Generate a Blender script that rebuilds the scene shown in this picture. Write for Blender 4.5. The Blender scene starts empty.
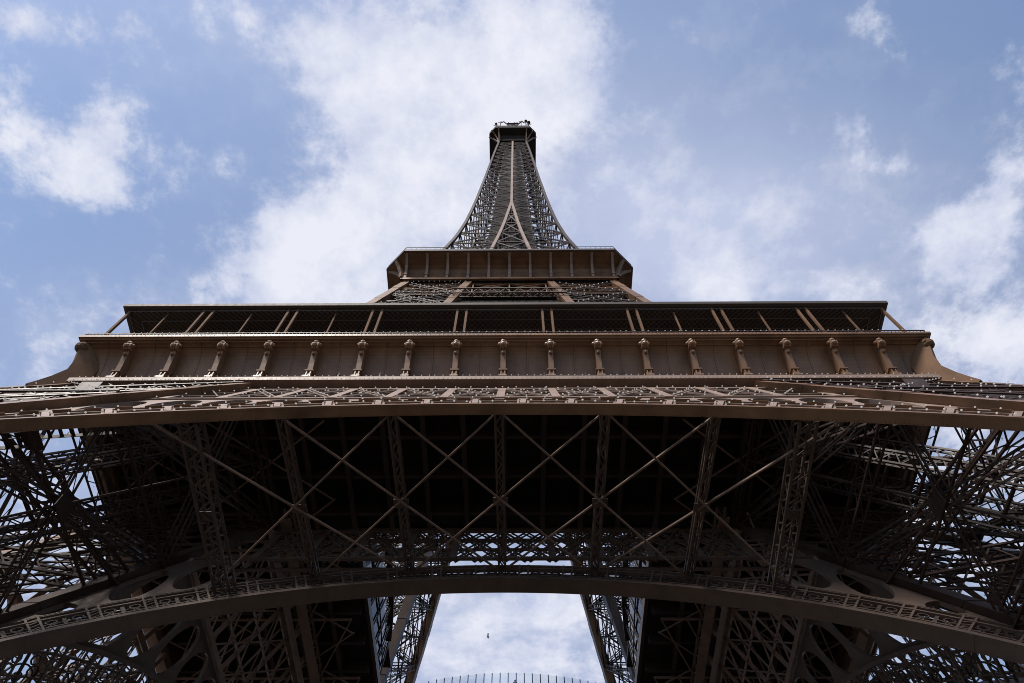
import bpy, math, random
import numpy as np
from mathutils import Matrix, Vector
random.seed(7)
R_ = math.radians
SC = bpy.context.scene
COL = SC.collection

# ------------------------------------------------------------------ camera
cam_d = bpy.data.cameras.new('camera'); cam = bpy.data.objects.new('camera', cam_d); COL.objects.link(cam)
CX, CD, PITCH, YAW, ROLL, FPX = 1.0911, 63.399, 1.0965, -0.0132, 0.0076, 753.4
cy, sy, cp, sp = math.cos(YAW), math.sin(YAW), math.cos(PITCH), math.sin(PITCH)
fwd = Vector((sy*cp, cy*cp, sp)); rgt = Vector((cy, -sy, 0)); upv = rgt.cross(fwd)
r2 = rgt*math.cos(ROLL) + upv*math.sin(ROLL); u2 = -rgt*math.sin(ROLL) + upv*math.cos(ROLL)
m3 = Matrix((r2, u2, -fwd)).transposed()
cam.matrix_world = Matrix.Translation((CX, -CD, 1.7)) @ m3.to_4x4()
cam_d.sensor_width = 36.0; cam_d.lens = FPX/1024*36.0
cam_d.clip_start = 0.1; cam_d.clip_end = 20000
SC.camera = cam
def raydir(px, py):
    return (fwd*FPX + r2*(px-512) - u2*(py-341.5)).normalized()

# ------------------------------------------------------------------ light
SUN_EL, SUN_AZ = R_(55), R_(216)          # azimuth clockwise from +Y : in front-left of the near face
sd = Vector((math.sin(SUN_AZ)*math.cos(SUN_EL), math.cos(SUN_AZ)*math.cos(SUN_EL), math.sin(SUN_EL)))
sun_d = bpy.data.lights.new('sun', 'SUN'); sun = bpy.data.objects.new('sun', sun_d); COL.objects.link(sun)
sun.rotation_euler = sd.to_track_quat('Z', 'Y').to_euler()
sun_d.energy = 4.4; sun_d.angle = R_(14.0); sun_d.color = (1.0, 0.93, 0.84)
SC.cycles.filter_width = 0.95
SC.view_settings.view_transform = 'Standard'; SC.view_settings.look = 'None'
SC.view_settings.exposure = 0.4; SC.view_settings.gamma = 1.0

# ------------------------------------------------------------------ sky with clouds (world)
W = bpy.data.worlds.new('World'); SC.world = W; W.use_nodes = True
nt = W.node_tree; N = nt.nodes; L = nt.links; N.clear()
def nd(t, **k):
    n = N.new(t)
    for a, b in k.items(): setattr(n, a, b)
    return n
def mth(op, a, b=None, c=None, clamp=False):
    n = nd('ShaderNodeMath', operation=op, use_clamp=clamp)
    for i, v in enumerate((a, b, c)):
        if v is None: continue
        if isinstance(v, (int, float)): n.inputs[i].default_value = v
        else: L.new(v, n.inputs[i])
    return n.outputs[0]
out = nd('ShaderNodeOutputWorld'); tc = nd('ShaderNodeTexCoord')
sep = nd('ShaderNodeSeparateXYZ'); L.new(tc.outputs['Generated'], sep.inputs[0])
zc = mth('MAXIMUM', sep.outputs[2], 0.06)
u = mth('DIVIDE', sep.outputs[0], zc); v = mth('DIVIDE', sep.outputs[1], zc)
comb = nd('ShaderNodeCombineXYZ'); L.new(u, comb.inputs[0]); L.new(v, comb.inputs[1])
P = comb.outputs[0]
def noise(scale, detail, rough, dist=0.0, off=(0,0,0)):
    mp = nd('ShaderNodeMapping'); L.new(P, mp.inputs[0]); mp.inputs['Location'].default_value = off
    n = nd('ShaderNodeTexNoise'); L.new(mp.outputs[0], n.inputs['Vector'])
    n.inputs['Scale'].default_value = scale; n.inputs['Detail'].default_value = detail
    n.inputs['Roughness'].default_value = rough; n.inputs['Distortion'].default_value = dist
    return n.outputs[0]
sky = nd('ShaderNodeTexSky', sky_type='NISHITA', sun_disc=False)
sky.sun_elevation = SUN_EL; sky.sun_rotation = SUN_AZ; sky.air_density = 1.0; sky.dust_density = 0.7; sky.ozone_density = 2.5
n_shade = noise(8.0, 9, 0.62, 0.1, (1.3, 7.7, 0)); n_big = noise(1.5, 3, 0.5, 0.0, (3.1, 1.7, 0)); n_mid = noise(5.0, 11, 0.64, 0.15, (0.4, 2.2, 0)); n_fine = noise(19.0, 8, 0.66, 0.1, (5, 1, 0))
def cloud_xy(px, py):
    d = raydir(px, py); return d.x/d.z, d.y/d.z
def blob(px, py, rx, ry, ang, w):
    # an elliptical bank of cloud, fixed in the sky
    c = cloud_xy(px, py); ex = cloud_xy(px+rx*math.cos(R_(ang)), py+rx*math.sin(R_(ang))); ey = cloud_xy(px-ry*math.sin(R_(ang)), py+ry*math.cos(R_(ang)))
    a = math.hypot(ex[0]-c[0], ex[1]-c[1]); b = math.hypot(ey[0]-c[0], ey[1]-c[1]); th = math.atan2(ex[1]-c[1], ex[0]-c[0])
    s1 = nd('ShaderNodeVectorMath', operation='SUBTRACT'); L.new(P, s1.inputs[0]); s1.inputs[1].default_value = (c[0], c[1], 0)
    d1 = nd('ShaderNodeVectorMath', operation='DOT_PRODUCT'); L.new(s1.outputs[0], d1.inputs[0]); d1.inputs[1].default_value = (math.cos(th)/a, math.sin(th)/a, 0)
    d2 = nd('ShaderNodeVectorMath', operation='DOT_PRODUCT'); L.new(s1.outputs[0], d2.inputs[0]); d2.inputs[1].default_value = (-math.sin(th)/b, math.cos(th)/b, 0)
    r = mth('ADD', mth('MULTIPLY', d1.outputs['Value'], d1.outputs['Value']), mth('MULTIPLY', d2.outputs['Value'], d2.outputs['Value']))
    return mth('MULTIPLY', mth('POWER', 2.718, mth('MULTIPLY', r, -0.85)), w)
BANKS = [(335,250,120,70,-50,1.05),(425,185,115,95,-50,1.15),(490,70,130,90,-30,1.12),(300,35,100,45,20,.70),(275,285,75,50,-20,.85),(560,70,50,60,0,.6),(215,15,60,30,0,.35),
         (100,118,60,60,40,.95),(100,185,36,48,-30,.9),(40,20,80,24,10,.85),(8,110,30,45,0,.7),
         (975,290,75,46,-35,.95),(1010,185,45,70,0,.6),(885,38,50,26,30,.9),(858,125,30,16,-40,.7),(722,282,40,26,0,1.1),(828,288,50,22,0,.9),(892,165,34,16,0,.85),(940,240,28,26,0,.75),(1015,55,32,30,0,.7),(1000,345,80,30,0,.8),
         (510,640,260,90,0,1.0),(60,500,160,110,0,.6),(960,500,160,110,0,.85)]
f = None
for b in BANKS:
    o = blob(*b); f = o if f is None else mth('ADD', f, o)
# everywhere outside the picture: broken cloud as well
far = mth('MULTIPLY', mth('SUBTRACT', n_big, 0.47, clamp=True), 4.0)
dv = nd('ShaderNodeVectorMath', operation='SUBTRACT'); L.new(P, dv.inputs[0]); dv.inputs[1].default_value = (0, 0.5, 0)
dl = nd('ShaderNodeVectorMath', operation='LENGTH'); L.new(dv.outputs[0], dl.inputs[0])
mr = nd('ShaderNodeMapRange', interpolation_type='SMOOTHSTEP'); L.new(dl.outputs['Value'], mr.inputs[0]); mr.inputs[1].default_value = 0.9; mr.inputs[2].default_value = 1.6
f = mth('ADD', f, mth('MULTIPLY', far, mr.outputs[0]))
dens = mth('ADD', f, mth('ADD', mth('MULTIPLY', mth('SUBTRACT', n_mid, 0.5), 3.4), mth('MULTIPLY', mth('SUBTRACT', n_fine, 0.5), 2.0)))
ms = nd('ShaderNodeMapRange', interpolation_type='SMOOTHSTEP'); L.new(dens, ms.inputs[0]); ms.inputs[1].default_value = 0.30; ms.inputs[2].default_value = 1.22
ms.inputs[4].default_value = 0.93
# thin high veil
VEIL = [(680,225,230,110,0,.68),(470,230,200,160,0,.25),(820,300,220,90,0,.22),(350,40,260,60,0,.2),(980,330,160,120,0,.15),(200,330,260,60,0,.18),(512,620,500,100,0,.6),(330,650,160,90,0,.4),(60,480,200,120,0,.3)]
g = None
for b in VEIL:
    o = blob(*b); g = o if g is None else mth('ADD', g, o)
veil = mth('MULTIPLY', mth('ADD', g, 0.10), mth('ADD', 0.55, mth('MULTIPLY', n_mid, 0.9)), clamp=True)
cov = mth('SUBTRACT', 1.0, mth('MULTIPLY', mth('SUBTRACT', 1.0, ms.outputs[0]), mth('SUBTRACT', 1.0, veil, clamp=True)), clamp=True)
ccol = nd('ShaderNodeMix', data_type='RGBA'); 
shade = nd('ShaderNodeMapRange'); L.new(mth('ADD', mth('MULTIPLY', dens, 0.22), mth('MULTIPLY', n_shade, 1.15)), shade.inputs[0]); shade.inputs[1].default_value = 0.58; shade.inputs[2].default_value = 1.04
L.new(shade.outputs[0], ccol.inputs[0])
ccol.inputs[6].default_value = (4.0, 4.45, 5.95, 1); ccol.inputs[7].default_value = (6.5, 6.6, 7.25, 1)
bg1 = nd('ShaderNodeBackground'); bg2 = nd('ShaderNodeBackground'); mx = nd('ShaderNodeMixShader')
tint = nd('ShaderNodeMix', data_type='RGBA', blend_type='MULTIPLY'); tint.inputs[0].default_value = 1.0; L.new(sky.outputs[0], tint.inputs[6]); tint.inputs[7].default_value = (1.0, .985, .965, 1); L.new(tint.outputs[2], bg1.inputs[0]); bg1.inputs[1].default_value = 0.15
L.new(ccol.outputs[2], bg2.inputs[0]); bg2.inputs[1].default_value = 0.10
L.new(cov, mx.inputs[0]); L.new(bg1.outputs[0], mx.inputs[1]); L.new(bg2.outputs[0], mx.inputs[2]); L.new(mx.outputs[0], out.inputs[0])

# ------------------------------------------------------------------ materials
def material(name, base, rough=0.5, var=0.25, scale=0.6, metallic=0.0, bump=0.15, spec=0.5):
    m = bpy.data.materials.new(name); m.use_nodes = True; t = m.node_tree; bs = t.nodes['Principled BSDF']
    co = t.nodes.new('ShaderNodeTexCoord')
    def nz(sc, det):
        n = t.nodes.new('ShaderNodeTexNoise'); n.inputs['Scale'].default_value = sc; n.inputs['Detail'].default_value = det
        n.inputs['Roughness'].default_value = 0.6; t.links.new(co.outputs['Object'], n.inputs['Vector']); return n
    n1 = nz(scale, 8); stk = nz(scale*2.2, 6); mpn = t.nodes.new('ShaderNodeMapping'); mpn.inputs['Scale'].default_value = (1, 1, .12)
    t.links.new(co.outputs['Object'], mpn.inputs[0]); t.links.new(mpn.outputs[0], stk.inputs['Vector'])      # runs of dirt
    rp = t.nodes.new('ShaderNodeValToRGB'); av = t.nodes.new('ShaderNodeMath'); av.operation = 'MULTIPLY_ADD'; t.links.new(n1.outputs[0], av.inputs[0]); av.inputs[1].default_value = .55; hv = t.nodes.new('ShaderNodeMath'); hv.operation = 'MULTIPLY'; t.links.new(stk.outputs[0], hv.inputs[0]); hv.inputs[1].default_value = .45; t.links.new(hv.outputs[0], av.inputs[2]); t.links.new(av.outputs[0], rp.inputs[0])
    lo = [c*(1-var) for c in base]; hi = [min(1, c*(1+var)) for c in base]
    rp.color_ramp.elements[0].position = 0.3; rp.color_ramp.elements[1].position = 0.72
    rp.color_ramp.elements[0].color = (*lo, 1); rp.color_ramp.elements[1].color = (*hi, 1)
    t.links.new(rp.outputs[0], bs.inputs['Base Color'])
    n2 = nz(scale*6, 4); mr = t.nodes.new('ShaderNodeMapRange'); t.links.new(n2.outputs[0], mr.inputs[0])
    mr.inputs[3].default_value = max(0.05, rough-0.12); mr.inputs[4].default_value = min(1, rough+0.12)
    t.links.new(mr.outputs[0], bs.inputs['Roughness']); bs.inputs['Metallic'].default_value = metallic
    bs.inputs['Specular IOR Level'].default_value = spec
    if bump:
        bp = t.nodes.new('ShaderNodeBump'); bp.inputs['Strength'].default_value = bump; bp.inputs['Distance'].default_value = 0.02
        t.links.new(nz(scale*18, 3).outputs[0], bp.inputs['Height']); t.links.new(bp.outputs[0], bs.inputs['Normal'])
    return m
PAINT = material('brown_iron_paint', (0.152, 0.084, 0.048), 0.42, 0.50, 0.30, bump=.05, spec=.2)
SHADEP = material('shaded_iron_paint', (0.053, 0.035, 0.029), 0.46, 0.45, 0.4, bump=.06, spec=.15)  # the tower brown again, darkened to stand for shade inside and below
HALFP = material('half_shade_iron_paint', (0.095, 0.067, 0.055), 0.45, 0.3, 0.5, spec=.25)  # same brown toned down: half shade painted into struts and inner arches
PALEP = material('pale_lit_iron_paint', (0.21, 0.148, 0.118), 0.52, 0.30, 0.5, spec=.18)  # pale tie rod tone; on other members a lit copy of the brown
DARKP = material('dark_shade_iron_paint', (0.046, 0.032, 0.027), 0.60, 0.30, 0.4, spec=.25)  # dark tone for small parts; on inner and under-floor iron, painted shade
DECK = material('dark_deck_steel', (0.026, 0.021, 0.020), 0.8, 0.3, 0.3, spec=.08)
MATTE = material('matte_brown_paint', (0.125, 0.072, 0.044), 0.8, 0.45, 0.4, spec=.08)
def bulb_mat():
    m = bpy.data.materials.new('lamp_bulb_glass'); m.use_nodes = True; t = m.node_tree
    a = t.nodes.new('ShaderNodeBsdfTranslucent'); a.inputs[0].default_value = (.9, .88, .85, 1); b = t.nodes['Principled BSDF']; b.inputs['Base Color'].default_value = (.85, .83, .8, 1); b.inputs['Roughness'].default_value = .2
    mx = t.nodes.new('ShaderNodeMixShader'); mx.inputs[0].default_value = .6; t.links.new(b.outputs[0], mx.inputs[1]); t.links.new(a.outputs[0], mx.inputs[2]); t.links.new(mx.outputs[0], t.nodes['Material Output'].inputs[0]); return m
LAMPW = bulb_mat()
NET = material('netting_wire', (0.13, 0.13, 0.14), 0.6, 0.1, 2.0, bump=0)
ROOF = material('zinc_roof_sheet', (0.060, 0.048, 0.042), 0.6, 0.2, 0.4, spec=.15)
STONE = material('pier_masonry', (0.34, 0.30, 0.25), 0.8, 0.25, 0.5)
GROUND = material('gravel_paving', (0.045, 0.037, 0.029), 0.9, 0.25, 0.05)
def glass_mat():
    m = bpy.data.materials.new('balustrade_glass'); m.use_nodes = True; bs = m.node_tree.nodes['Principled BSDF']
    t = m.node_tree; tr = t.nodes.new('ShaderNodeBsdfTransparent'); tr.inputs[0].default_value = (0.93, 0.96, 0.985, 1)
    gl = t.nodes.new('ShaderNodeBsdfGlossy'); gl.inputs['Roughness'].default_value = 0.04
    lw = t.nodes.new('ShaderNodeLayerWeight'); pw = t.nodes.new('ShaderNodeMath'); pw.operation = 'POWER'; t.links.new(lw.outputs['Facing'], pw.inputs[0]); pw.inputs[1].default_value = 4.0
    fr = t.nodes.new('ShaderNodeMath'); fr.operation = 'MULTIPLY_ADD'; t.links.new(pw.outputs[0], fr.inputs[0]); fr.inputs[1].default_value = .85; fr.inputs[2].default_value = .05; mx = t.nodes.new('ShaderNodeMixShader')
    t.links.new(fr.outputs[0], mx.inputs[0]); t.links.new(tr.outputs[0], mx.inputs[1]); t.links.new(gl.outputs[0], mx.inputs[2])
    t.links.new(mx.outputs[0], t.nodes['Material Output'].inputs[0]); return m
GLASS = glass_mat()

# ------------------------------------------------------------------ mesh helpers
V3 = lambda *a: np.array(a, float)
class MB:
    def __init__(s): s.beams = []; s.v = []; s.f = []; s.n = 0
    def bar(s, p0, p1, w, d=None, up=(0, 0, 1)): s.beams.append((*p0, *p1, w, d or w, *up))
    def poly(s, vs, fs):
        s.v.append(np.array(vs, float)); s.f += [tuple(i+s.n for i in q) for q in fs]; s.n += len(vs)
    def box(s, lo, hi):
        x0, y0, z0 = lo; x1, y1, z1 = hi
        s.poly([(x0,y0,z0),(x1,y0,z0),(x1,y1,z0),(x0,y1,z0),(x0,y0,z1),(x1,y0,z1),(x1,y1,z1),(x0,y1,z1)],
               [(0,3,2,1),(4,5,6,7),(0,1,5,4),(1,2,6,5),(2,3,7,6),(3,0,4,7)])
    def loft(s, rings, close=True, caps=True):
        # rings: lists of equal length of points; joined one to the next
        k = len(rings[0]); vs = [p for r in rings for p in r]; fs = []
        for i in range(len(rings)-1):
            for j in range(k if close else k-1):
                a = i*k+j; b = i*k+(j+1) % k; fs.append((a, b, b+k, a+k))
        if caps and close: fs.append(tuple(range(k))[::-1]); fs.append(tuple((len(rings)-1)*k+j for j in range(k)))
        s.poly(vs, fs)
    def path(s, pts, w, d=None, up=(0, 0, 1)):
        for a, b in zip(pts[:-1], pts[1:]): s.bar(a, b, w, d, up)
    def lattice(s, p0, p1, w, d, up=(0, 0, 1), bar=0.14, pitch=1.0, lace=0.09, sides=(0, 1, 2, 3)):
        p0 = np.array(p0, float); p1 = np.array(p1, float); a = p1-p0; Ln = np.linalg.norm(a); a = a/Ln
        up = np.array(up, float); x = np.cross(a, up)
        if np.linalg.norm(x) < 1e-3: x = np.cross(a, (1, 0, 0))
        x /= np.linalg.norm(x); y = np.cross(x, a)
        x = x*w/2; y = y*d/2; q = [x+y, -x+y, -x-y, x-y]
        for c in q: s.bar(p0+c, p1+c, bar, bar, up)
        n = max(2, int(round(Ln/pitch)))
        for k in sides:
            c0, c1 = q[k], q[(k+1) % 4]; nrm = (c0+c1)
            for i in range(n):
                A = p0+a*Ln*(i/n); B = p0+a*Ln*((i+1)/n)
                if i % 2: s.bar(A+c0, B+c1, lace, 0.03, nrm)
                else: s.bar(A+c1, B+c0, lace, 0.03, nrm)
    def ladder(s, p0, p1, w, nrm, bar=.14, depth=.2, pitch=1.0, lace=.09):
        p0 = np.array(p0, float); p1 = np.array(p1, float); a = p1-p0; Ln = np.linalg.norm(a)
        x = np.cross(a/Ln, nrm); x = x/np.linalg.norm(x)*w/2
        s.bar(p0+x, p1+x, bar, depth, nrm); s.bar(p0-x, p1-x, bar, depth, nrm); n = max(2, int(Ln/pitch))
        for i in range(n):
            q = 1 if i % 2 else -1; s.bar(p0+a*i/n+x*q, p0+a*(i+1)/n-x*q, lace, .04, nrm)
    def knob(s, c, r, n=8, m=6, sc=(1, 1, 1)):
        rings = []
        for i in range(m+1):
            t = math.pi*i/m
            rings.append([(c[0]+sc[0]*r*math.sin(t)*math.cos(2*math.pi*j/n), c[1]+sc[1]*r*math.sin(t)*math.sin(2*math.pi*j/n), c[2]+sc[2]*r*math.cos(t)) for j in range(n)])
        s.loft(rings)
    def octa(s, c, r):
        c = np.array(c, float)
        s.poly([c+V3(r,0,0), c+V3(0,r,0), c+V3(-r,0,0), c+V3(0,-r,0), c+V3(0,0,r), c+V3(0,0,-r)],
               [(0,1,4),(1,2,4),(2,3,4),(3,0,4),(1,0,5),(2,1,5),(3,2,5),(0,3,5)])
    def mesh(s, name, mat, smooth=False):
        vs = list(s.v); fs = s.f; n = s.n
        me = bpy.data.meshes.new(name)
        if s.beams:
            B = np.array(s.beams, float); p0 = B[:, 0:3]; p1 = B[:, 3:6]; w = B[:, 6:7]/2; d = B[:, 7:8]/2; up = B[:, 8:11]
            a = p1-p0; a /= np.maximum(np.linalg.norm(a, axis=1, keepdims=True), 1e-9)
            x = np.cross(a, up); ln = np.linalg.norm(x, axis=1, keepdims=True); bad = ln[:, 0] < 1e-3
            x[bad] = np.cross(a[bad], V3(1, 0.013, 0.02)); x /= np.linalg.norm(x, axis=1, keepdims=True); y = np.cross(x, a)
            x = x*w; y = y*d
            bv = np.stack([p0-x-y, p0+x-y, p0+x+y, p0-x+y, p1-x-y, p1+x-y, p1+x+y, p1-x+y], 1).reshape(-1, 3)
            q = np.array([(0,1,2,3),(7,6,5,4),(0,4,5,1),(1,5,6,2),(2,6,7,3),(3,7,4,0)])
            bf = (q[None]+8*np.arange(len(B))[:, None, None]).reshape(-1, 4)+n
            vs.append(bv)
        allv = np.concatenate(vs)
        lt = [len(x) for x in fs]; li = [i for x in fs for i in x]
        if s.beams: lt = np.concatenate([np.array(lt, int), np.full(len(bf), 4)]); li = np.concatenate([np.array(li, int), bf.ravel()])
        lt = np.array(lt, np.int32); li = np.array(li, np.int32)
        me.vertices.add(len(allv)); me.vertices.foreach_set('co', allv.ravel().astype(np.float32))
        me.loops.add(len(li)); me.loops.foreach_set('vertex_index', li)
        me.polygons.add(len(lt)); me.polygons.foreach_set('loop_start', np.concatenate([[0], np.cumsum(lt)[:-1]]).astype(np.int32))
        me.update(calc_edges=True); me.validate()
        me.polygons.foreach_set('use_smooth', [smooth]*len(me.polygons))
        me.materials.append(mat); return me
    def build(s, name, mat, parent=None, smooth=False):
        o = bpy.data.objects.new(name, s.mesh(name, mat, smooth)); COL.objects.link(o)
        if parent is not None: o.parent = parent
        return o
def copy_tree(o, parent=None):
    c = o.copy(); COL.objects.link(c)
    if parent is not None: c.parent = parent
    for ch in list(o.children): copy_tree(ch, c)
    return c
def four(o, ks=(1, 2, 3)):
    res = [o]
    for k in ks:
        c = copy_tree(o, o.parent); c.rotation_euler = (0, 0, k*math.pi/2); res.append(c)
    return res
def tag(o, label, cat, group=None, kind=None):
    o['label'] = label; o['category'] = cat
    if group: o['group'] = group
    if kind: o['kind'] = kind
interp = lambda xs, ys: (lambda h: float(np.interp(h, xs, ys)))

# ------------------------------------------------------------------ ground
g_ = MB(); n_ = 64
g_.poly([(0, 0, 0)]+[(6000*math.cos(2*math.pi*i/n_), 6000*math.sin(2*math.pi*i/n_), 0) for i in range(n_)], [(0, i+1, (i+1) % n_+1) for i in range(n_)])
o = g_.build('ground', GROUND); o['kind'] = 'structure'

# ------------------------------------------------------------------ the tower
T = bpy.data.objects.new('iron_tower', None); COL.objects.link(T)
tag(T, 'tall brown wrought-iron lattice tower with arches, two wide platforms and a tapering spire', 'tower')

SL = 0.5
wo = lambda h: 33.45+SL*(52.3-h)
wi = lambda h: 19.6+SL*(52.3-h)
K = math.sqrt(1+SL*SL)
nO = V3(0, -1, SL)/K                         # outward normal of the near leaning face
def on_face(w, x, h, off=0.0):               # a point on the leaning plane y=-w(h), off metres outside it
    return V3(x, -w(h), h)+nO*off

# ---- lower legs
def make_leg(name, levels, fo, fi, chord, gw, bar, lace, pitch, mat, inner=True, gus=1, sub=1):
    C = lambda sx, sy_, h: V3(-(fo(h) if sx else fi(h)), -(fo(h) if sy_ else fi(h)), h)
    leg = bpy.data.objects.new(name, None); COL.objects.link(leg); leg.parent = T
    hs = list(np.linspace(levels[0], levels[-1], 9))
    for sx in (0, 1):
        for sy_ in (0, 1):
            m = MB(); pts = [C(sx, sy_, a) for a in hs]; q = chord/2
            m.loft([[p+V3(-q, -q, 0), p+V3(q, -q, 0), p+V3(q, q, 0), p+V3(-q, q, 0)] for p in pts])
            q *= 1.06
            for p, n in zip(pts[:-1], pts[1:]):           # riveted cover plates, proud of the post
                a, b = p*.62+n*.38, p*.38+n*.62
                m.loft([[p+V3(-q, -q, 0), p+V3(q, -q, 0), p+V3(q, q, 0), p+V3(-q, q, 0)] for p in (a, b)])
            m.build('corner_post', PAINT if (sx or sy_) else SHADEP, leg)  # innermost post darker: shade put into its colour
    faces = [((1, 1), (0, 1), (0, -1, 0)), ((1, 1), (1, 0), (-1, 0, 0)), ((0, 1), (0, 0), (1, 0, 0)), ((1, 0), (0, 0), (0, 1, 0))]
    for i in range(len(levels)-1):
        a, b = levels[i], levels[i+1]
        for c0, c1, nr in faces:
            x = MB(); A0, A1, B0, B1 = C(*c0, a), C(*c1, a), C(*c0, b), C(*c1, b)
            x.lattice(A0, B1, gw*.8, gw*.7, nr, bar*.72, pitch*1.15, lace*.7, (0, 2)); x.lattice(A1, B0, gw*.8, gw*.7, nr, bar*.72, pitch*1.15, lace*.7, (0, 2))
            mid = (A0+A1+B0+B1)/4
            for q in (A0, A1, B0, B1):
                pass
            nn = np.array(nr, float)*gw*0.55
            if gus: x.bar(mid+nn-V3(0, 0, gw*.75), mid+nn+V3(0, 0, gw*.75), gw*1.5, 0.06, nr)      # gusset at the crossing
            x.build('cross_brace', mat, leg)
            y = MB(); y.lattice(B0, B1, gw*0.7, gw*1.3, (0, 0, 1), bar*.8, pitch, lace*.8, (1, 3))
            if True:                                                                          # thin secondary bracing
                M0 = (A0+B0)/2; M1 = (A1+B1)/2
                if not gus and b < 95:
                    for p, q in ((M0, (B0+B1)/2), (M1, (B0+B1)/2), (M0, (A0+A1)/2), (M1, (A0+A1)/2)): y.ladder(p, q, .4, nr, .09, .1, .6, .06)
                y.bar(M0, M1, .18, .14, nr); y.bar((B0+B1)/2, (A0+A1)/2, .14, .12, nr)
            y.build('horizontal_girder', mat, leg)
        if inner:
            d = MB(); z = b
            c = [C(1, 1, z), C(0, 1, z), C(0, 0, z), C(1, 0, z)]
            d.ladder(c[0], c[2], gw*.5, V3(0, 0, 1), bar*.6, .12, pitch*1.2, lace); d.ladder(c[1], c[3], gw*.5, V3(0, 0, 1), bar*.6, .12, pitch*1.2, lace)
            for k in range(4): d.bar((c[k]+c[(k+1) % 4])/2, (c[(k+1) % 4]+c[(k+2) % 4])/2, .2)
            d.build('diaphragm', mat, leg)
    return leg, C
LEV = [0, 11.5, 22.5, 32.8, 42.6, 51.8]
leg, C = make_leg('lower_leg', LEV, wo, wi, 1.0, 1.0, 0.16, 0.09, 1.35, SHADEP, False)
# lift track and stair inside each leg
m = MB()
cen = lambda h, s, t: V3(-(wi(h)*(1-s)+wo(h)*s), -(wi(h)*(1-t)+wo(h)*t), h)
for s, t in ((.38, .30), (.62, .30), (.38, .62), (.62, .62)):
    m.lattice(cen(0, s, t), cen(53, s, t), .5, .9, (1, 1, 0), .14, .9, .09)
for h in np.arange(2, 53, 2.4):
    m.bar(cen(h, .38, .30), cen(h, .62, .30), .18); m.bar(cen(h, .38, .62), cen(h, .62, .62), .18)
    m.bar(cen(h, .38, .30), cen(h, .38, .62), .14); m.bar(cen(h, .62, .30), cen(h, .62, .62), .14)
m.build('lift_track', SHADEP, leg)
m = MB()
for i, h in enumerate(np.arange(0, 51, 3.0)):
    a, b = (.12, .42) if i % 2 else (.42, .12)
    for t in (.80, .88):
        m.bar(cen(h, a, t), cen(h+3, b, t), .05, .30)
        m.bar(cen(h, a, t)+V3(0, 0, 1), cen(h+3, b, t)+V3(0, 0, 1), .05)
        for q in (0, .33, .66): 
            pp = cen(h+3*q, a+(b-a)*q, t); m.bar(pp, pp+V3(0, 0, 1), .04, .04, (1, 0, 0))
    for q in np.linspace(0, 1, 11): m.bar(cen(h+3*q, a+(b-a)*q, .80), cen(h+3*q, a+(b-a)*q, .88), .26, .03)
    m.bar(cen(h+3, b, .78), cen(h+3, b, .90), 1.1, .08)
m.build('staircase', DARKP, leg)
# masonry pier under each chord
m = MB()
for f1 in (wo, wi):
    for f2 in (wo, wi):
        x, y = -f1(0), -f2(0); m.box((x-3, y-3, .02), (x+3, y+3, 1.4)); m.loft([[(x+a*s, y+b*s, z) for a, b in ((-1,-1),(1,-1),(1,1),(-1,1))] for s, z in ((2.6, 1.403), (1.6, 3.2))])
m.build('pier', STONE, leg)
four(leg)

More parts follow.
